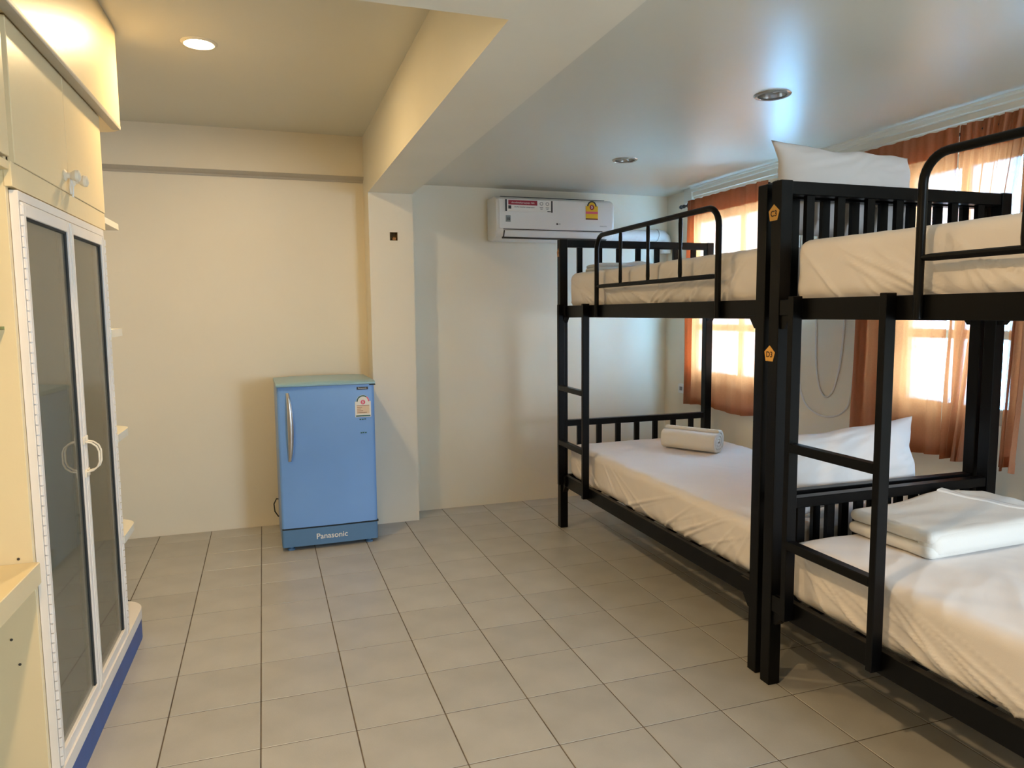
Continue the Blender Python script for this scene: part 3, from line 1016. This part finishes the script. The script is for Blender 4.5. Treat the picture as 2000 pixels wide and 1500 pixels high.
# ================================================================== AIR CONDITIONER
def air_conditioner():
    x0, x1 = 1.500, 2.372
    t = thing('air_conditioner', 'white wall air conditioner with stickers, mounted high on the back wall', 'air conditioner', (0, YB, 0))
    yf = -0.205
    prof = [(0.0, 1.868), (-0.075, 1.856), (-0.135, 1.860), (yf + 0.02, 1.884), (yf, 1.925), (yf - 0.004, 2.02), (yf, 2.105), (yf + 0.012, 2.128), (yf + 0.045, 2.147), (0.0, 2.150)]
    bm = bmesh.new()
    prism(bm, prof, 'x', x0, x1)
    bmesh.ops.bevel(bm, geom=[e for e in bm.edges if abs(e.verts[0].co.x - e.verts[1].co.x) < 1e-6], offset=0.009, segments=3, affect='EDGES', profile=0.5)
    obj('body', bm, 'white_plastic', t, smooth=50)
    # front panel, a shell just proud of the body
    xa, xb = x0 + 0.018, x1 - 0.018
    pf = [(yf - 0.0005, 1.930), (yf - 0.008, 1.934), (yf - 0.0115, 2.02), (yf - 0.008, 2.103), (yf + 0.004, 2.128), (yf + 0.010, 2.126)]
    bm = bmesh.new()
    prism(bm, pf, 'x', xa, xb)
    bmesh.ops.bevel(bm, geom=[e for e in bm.edges if abs(e.verts[0].co.x - e.verts[1].co.x) < 1e-6], offset=0.003, segments=2, affect='EDGES')
    obj('front_panel', bm, 'white_plastic', t, smooth=50)
    bm = bmesh.new()
    prism(bm, [(yf + 0.003, 1.925), (yf - 0.002, 1.925), (yf - 0.002, 1.9305), (yf + 0.003, 1.9305)], 'x', x0 + 0.05, x1 - 0.09)
    obj('slot', bm, 'dark_gap', t)
    # louver with dark outline
    lf = [(yf + 0.024, 1.8805), (yf + 0.017, 1.8785), (yf - 0.006, 1.919), (yf + 0.001, 1.922)]
    bm = bmesh.new()
    prism(bm, lf, 'x', x0 + 0.062, x1 - 0.062)
    obj('louver', bm, 'white_plastic', t)
    bm = bmesh.new()
    prism(bm, [(yf + 0.034, 1.868), (yf + 0.016, 1.8740), (yf + 0.014, 1.8785), (yf + 0.032, 1.8800)], 'x', x0 + 0.05, x1 - 0.05)
    obj('slot', bm, 'dark_gap', t)
    bm = bmesh.new()
    prism(bm, [(yf + 0.03, 1.877), (yf + 0.0155, 1.8765), (yf - 0.0040, 1.918), (yf + 0.008, 1.924)], 'x', x0 + 0.054, x0 + 0.060)
    obj('slot', bm, 'dark_gap', t)
    # stickers
    F = yf - 0.0122

    def plate(name, a, b, c, d, m, par=t, dy=0.0, thick=0.0008):
        return obj(name, B(a, b, F + dy - thick, F + dy + 0.004, c, d), m, par)
    s = plate('sticker', 1.562, 1.862, 2.045, 2.122, 'label_white')
    s['label'] = 'advert sticker with red banner, dark ends and small icons'
    s.scale.x, s.location.x = 1.13, 1.562 * (1 - 1.13)
    plate('stripe', 1.562, 1.572, 2.045, 2.122, 'label_dark', s, -0.0006)
    plate('stripe', 1.852, 1.862, 2.045, 2.122, 'label_dark', s, -0.0006)
    plate('banner', 1.580, 1.763, 2.088, 2.119, 'label_red', s, -0.0006)
    text('lettering', 'ประหยัดพลังงานสูงสุด 70%', 0.0135, 'label_white', s, (1.672, F - 0.0016, 2.1025), FACE_Y)
    plate('mark', 1.580, 1.598, 2.061, 2.083, 'label_dark', s, -0.0006)
    text('lettering', 'DUAL inverter compressor', 0.0115, 'label_dark', s, (1.682, F - 0.0012, 2.075), FACE_Y)
    for xx in (1.790, 1.828):
        b = lathe(bmesh.new(), [(0.0075, 0), (0.0115, 0), (0.0115, 0.0006), (0.0075, 0.0006), (0.0075, 0)], 16, Matrix.Translation((xx, F - 0.0010, 2.101)) @ Matrix.Rotation(pi / 2, 4, 'X'))
        obj('icon', b, 'label_grey', s)
        plate('icon_caption', xx - 0.011, xx + 0.011, 2.073, 2.078, 'label_grey', s, -0.0005)
        plate('icon_caption', xx - 0.007, xx + 0.007, 2.064, 2.068, 'label_grey', s, -0.0005)
    plate('mark', 1.828, 1.850, 2.048, 2.054, 'label_dark', s, -0.0006)
    s = plate('sticker', 1.564, 1.598, 1.975, 2.018, 'label_grey')
    s['label'] = 'small grey badge reading 10'
    text('lettering', '10', 0.026, 'label_dark', s, (1.581, F - 0.0012, 1.993), FACE_Y, bold=0.001)
    # energy label: yellow with an arch
    xc = 2.098 + 0.055
    bm = bmesh.new()
    arch = [(xc - 0.036, 1.992), (xc + 0.036, 1.992), (xc + 0.036, 2.063), (xc + 0.026, 2.063)] + arc(xc, 2.061, 0.026, 0, pi, 12) + [(xc - 0.036, 2.063)]
    prism(bm, arch, 'y', F - 0.0009, F + 0.004)
    s = obj('energy_label', bm, 'label_yellow', t)
    s['label'] = 'yellow energy label with red number 5'
    s.scale = (1.28, 1, 1.316)
    s.location = (2.195 - 2.153 * 1.28, 0, 2.007 - 1.992 * 1.316)
    bm = bmesh.new()
    ring = arc(xc, 2.061, 0.028, 0, pi, 12) + arc(xc, 2.061, 0.021, pi, 0, 12)
    prism(bm, ring, 'y', F - 0.0016, F)
    obj('arch', bm, 'label_dark', s)
    obj('dial', lathe(bmesh.new(), [(0, 0), (0.0135, 0), (0.0135, 0.0014), (0, 0.0014)], 20, Matrix.Translation((xc, F - 0.0006, 2.056)) @ Matrix.Rotation(pi / 2, 4, 'X')), 'label_red', s)
    text('lettering', '5', 0.019, 'label_white', s, (xc, F - 0.0024, 2.056), FACE_Y, bold=0.0006)
    plate('band', xc - 0.036, xc + 0.036, 2.022, 2.034, 'label_pink', s, -0.0006)
    plate('band', xc - 0.036, xc + 0.036, 1.992, 1.999, 'label_brown', s, -0.0006)
    # maker's mark and model line
    obj('emblem', lathe(bmesh.new(), [(0, 0), (0.0065, 0), (0.0065, 0.0008), (0, 0.0008)], 16, Matrix.Translation((1.935, F + 0.0015, 1.970)) @ Matrix.Rotation(pi / 2, 4, 'X')), 'label_dark', t)
    text('lettering', 'LG', 0.0145, 'label_dark', t, (1.951, F + 0.001, 1.970), FACE_Y)
    text('lettering', 'DUALCOOL', 0.010, 'label_grey', t, (2.285, F + 0.002, 1.964), FACE_Y)
    # intake grille on top, coloured dark to stand in for shade above
    for k in range(6):
        y = yf + 0.055 + k * 0.022
        obj('shaded_grille_slat', B(x0 + 0.05, x1 - 0.05, y, y + 0.008, 2.1495, 2.153), 'seal', t)
    return t


air_conditioner()

t = thing('refrigerant_pipe', 'white wrapped pipe running from the air conditioner to the corner', 'pipe', (0, 0, 0))
sm = [(2.375, 4.855, 1.925), (2.55, 4.857, 1.926), (2.72, 4.857, 1.928), (2.80, 4.855, 1.930), (2.845, 4.855, 1.925), (2.87, 4.855, 1.905), (2.878, 4.855, 1.875), (2.880, 4.855, 1.80)]
obj('pipe_run', tube(bmesh.new(), sm[:4], 0.042, 16), 'pipe', t, smooth=60)
obj('elbow', tube(bmesh.new(), sm[3:], [0.047, 0.047, 0.047, 0.045, 0.037], 16), 'pipe', t, smooth=60)


# ================================================================== FRIDGE
def fridge():
    t = thing('refrigerator', 'small pale blue one-door refrigerator standing beside the column', 'refrigerator', (0.333, 4.315, 0), R(0.9))
    w = 0.552
    h = w / 2
    D = 0.485
    obj('body', B(-h, h, 0.052, D, 0.022, 0.955, bev=0.008, seg=2), 'fridge', t)
    # door with rounded front edges
    bm = bmesh.new()
    out = [(-h, 0.048)] + arc(-h + 0.018, 0.012, 0.018, pi, 1.5 * pi, 5)[0:] + [(-0.1, -0.011), (0, -0.013), (0.1, -0.011)] + arc(h - 0.018, 0.012, 0.018, 1.5 * pi, 2 * pi, 5) + [(h, 0.048)]
    prism(bm, out, 'z', 0.136, 0.958)
    d = obj('door', bm, 'fridge', t, smooth=40)
    obj('seal', B(-h + 0.006, h - 0.006, 0.046, 0.055, 0.128, 0.958), 'seal', t)
    obj('gap_shadow', B(-h + 0.004, h - 0.004, 0.0, 0.05, 0.1255, 0.1345), 'seal', t)
    # kick panel
    bm = bmesh.new()
    out = [(-h, 0.06)] + arc(-h + 0.014, 0.010, 0.014, pi, 1.5 * pi, 4) + [(0, -0.009)] + arc(h - 0.014, 0.010, 0.014, 1.5 * pi, 2 * pi, 4) + [(h, 0.06)]
    prism(bm, out, 'z', 0.024, 0.1255)
    k = obj('kick_panel', bm, 'fridge_dark', t, smooth=40)
    text('lettering', 'Panasonic', 0.046, 'label_white', k, (0.005, -0.0103, 0.073), FACE_Y, bold=0.0006)
    # moulded lid: bowed front edge, domed
    bm = bmesh.new()
    n = 24
    def lid_section(x):
        e = 1 - (abs(x) / (h + 0.004)) ** 4
        yf = -0.018 - 0.006 * e
        zt = 0.9755 + 0.006 * (1 - (x / h) ** 2)
        return [(yf + 0.006, 0.9585), (yf, 0.9625), (yf, 0.970), (yf + 0.012, zt), (yf + 0.06, zt + 0.004), (D - 0.03, zt + 0.003), (D, zt - 0.008), (D, 0.9555)]
    rows = []
    for i in range(n + 1):
        x = -h - 0.003 + (w + 0.006) * i / n
        rows.append([bm.verts.new((x, q[0], q[1])) for q in lid_section(x)])
    for a, b in zip(rows[:-1], rows[1:]):
        for q in range(8):
            bm.faces.new((a[q], a[(q + 1) % 8], b[(q + 1) % 8], b[q]))
    bm.faces.new(rows[0][::-1])
    bm.faces.new(rows[-1])
    bmesh.ops.recalc_face_normals(bm, faces=bm.faces)
    obj('lid', bm, 'lamplit_fridge_lid', t, smooth=40)
    obj('hinge', B(h - 0.03, h + 0.006, -0.012, 0.04, 0.9525, 0.9585, bev=0.001), 'seal', t)
    obj('hinge', B(h - 0.022, h + 0.004, -0.006, 0.04, 0.126, 0.1365, bev=0.001), 'seal', t)
    # handle: a bowed bar on the left
    xs = -h + 0.058
    rows = []
    bm = bmesh.new()
    for i in range(25):
        s = i / 24
        z = 0.925 - 0.395 * s
        bow = sin(pi * s) ** 0.6
        wd = 0.0105 + 0.010 * sin(pi * min(1, s * 0.9 + 0.05)) ** 1.2
        y0 = -0.010 - 0.030 * bow
        x = xs + 0.010 * bow
        rows.append([bm.verts.new(p) for p in ((x - wd * 0.8, y0 + 0.004, z), (x - wd * 0.4, y0 - 0.005, z), (x + wd * 0.4, y0 - 0.006, z), (x + wd * 0.8, y0 + 0.002, z), (x + wd * 0.5, y0 + 0.010, z), (x - wd * 0.5, y0 + 0.010, z))])
    for a, b in zip(rows[:-1], rows[1:]):
        for q in range(6):
            bm.faces.new((a[q], a[(q + 1) % 6], b[(q + 1) % 6], b[q]))
    bm.faces.new(rows[0][::-1])
    bm.faces.new(rows[-1])
    bmesh.ops.recalc_face_normals(bm, faces=bm.faces)
    obj('handle', bm, 'chrome', d, smooth=60)
    # badge and energy label
    F = -0.0125
    b = obj('badge', B(0.172, 0.238, F + 0.0012, F + 0.006, 0.927, 0.943, bev=0.001), 'label_dark', d)
    text('lettering', 'Panasonic', 0.0125, 'label_white', d, (0.205, F + 0.0008, 0.9352), FACE_Y)
    xc = 0.206
    bm = bmesh.new()
    arch = [(xc - 0.046, 0.765), (xc + 0.046, 0.765), (xc + 0.046, 0.858), (xc + 0.038, 0.858)] + arc(xc, 0.857, 0.038, 0.0, pi, 14) + [(xc - 0.046, 0.858)]
    prism(bm, arch, 'y', F - 0.0002, F + 0.006)
    s = obj('energy_label', bm, 'label_white', d)
    bm = bmesh.new()
    prism(bm, arc(xc, 0.857, 0.037, 0.9, pi, 12) + arc(xc, 0.857, 0.030, pi, 0.9, 12), 'y', F - 0.0010, F)
    obj('arch', bm, 'label_green', s)
    bm = bmesh.new()
    prism(bm, arc(xc, 0.857, 0.037, 0.0, 0.85, 6) + arc(xc, 0.857, 0.030, 0.85, 0.0, 6), 'y', F - 0.0010, F)
    obj('arch', bm, 'label_pink', s)
    obj('dial', lathe(bmesh.new(), [(0, 0), (0.0135, 0), (0.0135, 0.0012), (0, 0.0012)], 20, Matrix.Translation((xc, F + 0.0002, 0.853)) @ Matrix.Rotation(pi / 2, 4, 'X')), 'label_pink', s)
    text('lettering', '5', 0.019, 'label_white', s, (xc, F - 0.0014, 0.853), FACE_Y, bold=0.0005)
    obj('text_block', B(xc - 0.037, xc + 0.037, F - 0.0007, F + 0.002, 0.784, 0.833), 'label_beige', s)
    for q, (a, b_) in enumerate(((-0.037, 0.037), (-0.035, -0.005), (-0.035, -0.012), (-0.035, 0.0), (-0.035, 0.022))):
        zz = 0.834 - q * 0.0105
        obj('print_line', B(xc + a, xc + b_, F - 0.0010, F, zz - 0.0012, zz + 0.0012), 'label_brown', s)
    obj('band', B(xc - 0.042, xc + 0.042, F - 0.0008, F + 0.002, 0.7685, 0.776), 'label_green', s)
    for (a, zz) in ((-0.022, 0.748), (-0.008, 0.748), (0.006, 0.749), (-0.018, 0.668), (-0.006, 0.669), (0.008, 0.668)):
        obj('glue_mark', B(xc + a, xc + a + 0.009, F + 0.0000, F + 0.004, zz, zz + 0.006), 'label_green', d)
    for (x, y) in ((-h + 0.05, 0.03), (h - 0.05, 0.03), (-h + 0.05, D - 0.05), (h - 0.05, D - 0.05)):
        f = bmesh.new()
        lathe(f, [(0, 0), (0.022, 0), (0.022, 0.008), (0.012, 0.011), (0.012, 0.03), (0, 0.03)], 14, Matrix.Translation((x, y, 0)))
        obj('foot', f, 'fridge_dark', t)
    pts = [(-h + 0.02, D - 0.03, 0.20), (-h - 0.012, D - 0.02, 0.205), (-h - 0.028, D - 0.01, 0.17), (-h - 0.024, D - 0.005, 0.12), (-h - 0.004, D + 0.0, 0.085), (-h + 0.03, D + 0.004, 0.08)]
    obj('power_cord', tube(bmesh.new(), pts, 0.004, 8), 'seal', t, smooth=60)
    return t


fridge()


# ================================================================== WARDROBE AND NEIGHBOURS
WRZ = -0.0256
WLOC = (-0.5835, 2.165, 0)
w = thing('wardrobe', 'tall cream wardrobe with two framed glass doors at the left', 'wardrobe', WLOC, WRZ)
BX = -0.545                                     # depth of the carcass
C = 'cabinet'
obj('side_panel', B(BX, -0.012, 0.0, 0.020, 0.0, 2.1205, bev=0.001), C, w)
obj('side_panel', B(BX, -0.012, 0.945, 1.005, 0.05, 2.1205, bev=0.001), C, w)
obj('back_panel', B(BX, BX + 0.012, 0.02, 0.945, 0.05, 2.11), 'inside', w)
obj('inner_floor', B(BX + 0.012, -0.02, 0.02, 0.945, 0.105, 0.130), 'inside', w)
obj('inner_top', B(BX + 0.012, -0.014, 0.02, 0.945, 1.695, 1.757), C, w)
obj('header_rail', B(-0.014, 0.004, -0.002, 1.005, 1.695, 1.757, bev=0.001), C, w)
# base board with rounded end, blue plinth below it
def rounded_run(x_front, y0, y1, r, x_back):
    return [(x_back, y0), (x_front, y0)] + [(x_front, y1 - r)] + [(x_front - r + r * cos(a), y1 - r + r * sin(a)) for a in [pi / 2 * k / 8 for k in range(1, 9)]] + [(x_back, y1)]
bm = bmesh.new()
prism(bm, rounded_run(0.016, -0.002, 1.30, 0.13, -0.06), 'z', 0.088, 0.130)
prism(bm, rounded_run(0.0155, 0.945, 1.2995, 0.13, BX), 'z', 0.105, 0.1305)
obj('base_board', bm, 'alu', w)
bm = bmesh.new()
prism(bm, rounded_run(0.014, 0.0, 1.292, 0.125, -0.05), 'z', 0.0, 0.088)
obj('plinth', bm, 'plinth_blue', w)
# end shelves
for z in (1.735, 1.312, 0.900, 0.492):
    bm = bmesh.new()
    prism(bm, rounded_run(0.004 if z < 1.7 else 0.0, 1.005, 1.285, 0.10 if z < 1.7 else 0.02, BX), 'z', z - (0.024 if z < 1.7 else 0.010), z + (0.006 if z < 1.7 else 0.014))
    obj('end_shelf', bm, 'trim', w)
# upper doors with knobs
for (ya, yb, yk) in ((0.026, 0.514, 0.470), (0.518, 1.003, 0.565)):
    d = obj('upper_door', B(-0.012, 0.006, ya, yb, 1.758, 2.118, bev=0.0018), C, w)
    kb = lathe(bmesh.new(), [(0, 0), (0.017, 0), (0.018, 0.004), (0.010, 0.009), (0.009, 0.018), (0.015, 0.026), (0.019, 0.034), (0.017, 0.042), (0.008, 0.046), (0, 0.0465)], 20,
               Matrix.Translation((0.006, yk, 1.806)) @ Matrix.Rotation(pi / 2, 4, 'Y'))
    obj('knob', kb, 'wood', d)
obj('upper_shelf', B(BX + 0.012, -0.014, 0.02, 0.945, 2.10, 2.1195), 'inside', w)
# string tied round the knobs
tube_pts = [(0.022, 0.478, 1.797), (0.024, 0.490, 1.775), (0.020, 0.500, 1.745)]
b = tube(bmesh.new(), tube_pts, 0.003, 6)
tube(b, [(0.022, 0.478, 1.797), (0.020, 0.476, 1.77), (0.022, 0.470, 1.75)], 0.003, 6)
obj('string', b, 'label_white', w)
# glass doors
YD0, YD1, ZD0, ZD1 = 0.022, 0.943, 0.128, 1.690
YM = 0.487
for side, (ya, yb) in enumerate(((YD0 + 0.016, YM - 0.0015), (YM + 0.0015, YD1 - 0.016))):
    d = bmesh.new()
    ft = 0.030
    box(d, -0.010, 0.010, ya, ya + ft, ZD0 + 0.002, ZD1 - 0.026, bev=0.0015)
    box(d, -0.010, 0.010, yb - ft, yb, ZD0 + 0.002, ZD1 - 0.026, bev=0.0015)
    box(d, -0.0098, 0.0098, ya + ft, yb - ft, ZD1 - 0.026 - 0.034, ZD1 - 0.026, bev=0.0015)
    box(d, -0.0098, 0.0098, ya + ft, yb - ft, ZD0 + 0.002, ZD0 + 0.034, bev=0.0015)
    # raised bead
    box(d, 0.010, 0.0125, ya + 0.004, ya + 0.010, ZD0 + 0.004, ZD1 - 0.030)
    box(d, 0.010, 0.0125, yb - 0.010, yb - 0.004, ZD0 + 0.004, ZD1 - 0.030)
    d = obj('glass_door', d, 'alu', w)
    obj('pane', B(-0.0045, 0.0, ya + ft - 0.006, yb - ft + 0.006, ZD0 + 0.028, ZD1 - 0.054), 'glass', d)
    obj('gasket', B(0.0002, 0.0050, yb - ft - 0.016, yb - ft, ZD0 + 0.03, ZD1 - 0.056), 'seal', d)
    obj('gasket', B(0.0002, 0.0050, ya + ft, yb - ft, ZD1 - 0.067, ZD1 - 0.060), 'seal', d)
    # D-shaped pull
    yh = yb - 0.013 if side == 0 else ya + 0.013
    z0, z1 = 0.872, 0.962
    hp = [(0.008, yh, z1 + 0.006), (0.016, yh, z1 + 0.004), (0.032, yh, z1), (0.046, yh, z1 - 0.012), (0.052, yh, z1 - 0.028), (0.052, yh, z0 + 0.028), (0.046, yh, z0 + 0.012), (0.032, yh, z0), (0.016, yh, z0 - 0.004), (0.008, yh, z0 - 0.006)]
    b = tube(bmesh.new(), hp, 0.0030, 8)
    box(b, 0.009, 0.015, yh - 0.010, yh + 0.010, z1 - 0.004, z1 + 0.022, bev=0.002)
    box(b, 0.009, 0.015, yh - 0.010, yh + 0.010, z0 - 0.022, z0 + 0.004, bev=0.002)
    obj('pull_handle', b, 'wood', d, smooth=60)
    # piano hinge: a knuckled strip
    yh = ya - 0.007 if side == 0 else yb + 0.007
    b = bmesh.new()
    box(b, -0.006, 0.0085, yh - 0.009, yh + 0.009, ZD0 + 0.01, ZD1 - 0.028)
    hinge = obj('hinge_strip', b, 'alu', d)
    b = bmesh.new()
    nk = 56
    for q in range(nk):
        za = ZD0 + 0.012 + q * (ZD1 - ZD0 - 0.045) / nk
        zb_ = za + (ZD1 - ZD0 - 0.045) / nk - 0.0035
        lathe_r = 0.0048
        vs = []
        for zz in (za, zb_):
            vs.append([b.verts.new((0.0105 + lathe_r * cos(a), yh + lathe_r * sin(a), zz)) for a in [2 * pi * k / 6 for k in range(6)]])
        for k in range(6):
            b.faces.new((vs[0][k], vs[0][(k + 1) % 6], vs[1][(k + 1) % 6], vs[1][k]))
        b.faces.new(vs[0][::-1])
        b.faces.new(vs[1])
    tag(obj('knuckles', b, 'alu', d), kind='stuff')
fr = bmesh.new()
box(fr, -0.012, 0.008, YD0, YD1, ZD1 - 0.024, ZD1, bev=0.001)
box(fr, -0.012, 0.0085, YD0 - 0.002, YD0 + 0.006, ZD0, ZD1, bev=0.001)
box(fr, -0.012, 0.0085, YD1 - 0.006, YD1 + 0.002, ZD0, ZD1, bev=0.001)
obj('door_frame', fr, 'alu', w)
# hanging rail inside, with wire hangers (things of their own)
obj('hanging_rail', tube(bmesh.new(), [(-0.27, 0.02, 1.575), (-0.27, 0.945, 1.575)], 0.011, 12), 'chrome', w)


def wl_pt(x, y, z):
    return (WLOC[0] + x * cos(WRZ) - y * sin(WRZ), WLOC[1] + x * sin(WRZ) + y * cos(WRZ), z)


def hanger(y, label, rz):
    t = thing('clothes_hanger', label, 'clothes hanger', wl_pt(-0.27, y, 1.575), rz, 'hangers in the wardrobe')
    hook = [(0.014 * cos(a), 0, 0.014 * sin(a) + 0.0005) for a in [R(-20 + 25 * k) for k in range(9)]]
    hook = [(0.0145, 0, -0.010)] + hook[::1]
    body = [(0.0, 0, -0.10), (0.10, 0, -0.13), (0.19, 0, -0.175), (0.20, 0, -0.19), (0.19, 0, -0.20), (-0.19, 0, -0.20), (-0.20, 0, -0.19), (-0.19, 0, -0.175), (-0.10, 0, -0.13), (0.0, 0, -0.10)]
    obj('hook', tube(bmesh.new(), [(0.0, 0, -0.10), (0.0, 0, -0.05), (0.010, 0, -0.03)] + hook, 0.0022, 6), 'chrome', t, smooth=60)
    obj('hanger_body', tube(bmesh.new(), body, 0.0045, 8), 'white_plastic', t, smooth=60)


hanger(0.30, 'plastic clothes hanger behind the left glass door of the wardrobe', R(8))

# open shelf unit on the viewer's side of the wardrobe
u = thing('shelf_unit', 'open cream shelf unit lit yellow at the left edge', 'shelf unit', WLOC, WRZ)
BX = -0.53
obj('back_panel', B(BX, BX + 0.012, -1.35, -0.003, 0.0, 2.1195), C, u)
obj('side_panel', B(BX, -0.012, -1.37, -1.35, 0.0, 2.1195), C, u)
obj('desk_board', B(BX + 0.012, 0.004, -1.35, -0.003, 0.670, 0.728, bev=0.002), C, u)
gs = obj('glass_shelf', B(BX + 0.014, -0.035, -1.35, -0.006, 1.338, 1.346), 'shelf_glass', u)
obj('bottom_board', B(BX + 0.012, 0.0, -1.35, -0.003, 1.735, 1.757, bev=0.001), C, u)
for (ya, yb) in ((-0.46, -0.012), (-0.91, -0.465), (-1.345, -0.915)):
    obj('upper_door', B(-0.012, 0.006, ya, yb, 1.765, 2.118, bev=0.0018), C, u)
for (x, z) in ((-0.085, 0.60), (-0.075, 0.525), (-0.060, 0.455), (-0.045, 0.74)):
    obj('screw_hole', lathe(bmesh.new(), [(0, 0), (0.0035, 0), (0.0035, 0.0015), (0, 0.0015)], 10, Matrix.Translation((x, -0.0005, z)) @ Matrix.Rotation(pi / 2, 4, 'X')), 'dark_gap', w)

# pelmet above both units, up to the ceiling
bm = bmesh.new()
xf, ye, r = 0.042, 1.285, 0.10
PB = -0.50
out = [(PB, -1.35), (xf, -1.35), (xf, ye - r)] + [(xf - r + r * cos(a), ye - r + r * sin(a)) for a in [pi / 2 * k / 10 for k in range(1, 11)]] + [(PB, ye)]
prism(bm, out, 'z', 2.1215, Z_LEFT - 0.0015)
pel = tag(obj('pelmet', bm, C, None, smooth=35), 'cream boxed pelmet above the wardrobe, reaching the ceiling with a rounded end', 'pelmet')
pel.location = WLOC
pel.rotation_euler.z = WRZ
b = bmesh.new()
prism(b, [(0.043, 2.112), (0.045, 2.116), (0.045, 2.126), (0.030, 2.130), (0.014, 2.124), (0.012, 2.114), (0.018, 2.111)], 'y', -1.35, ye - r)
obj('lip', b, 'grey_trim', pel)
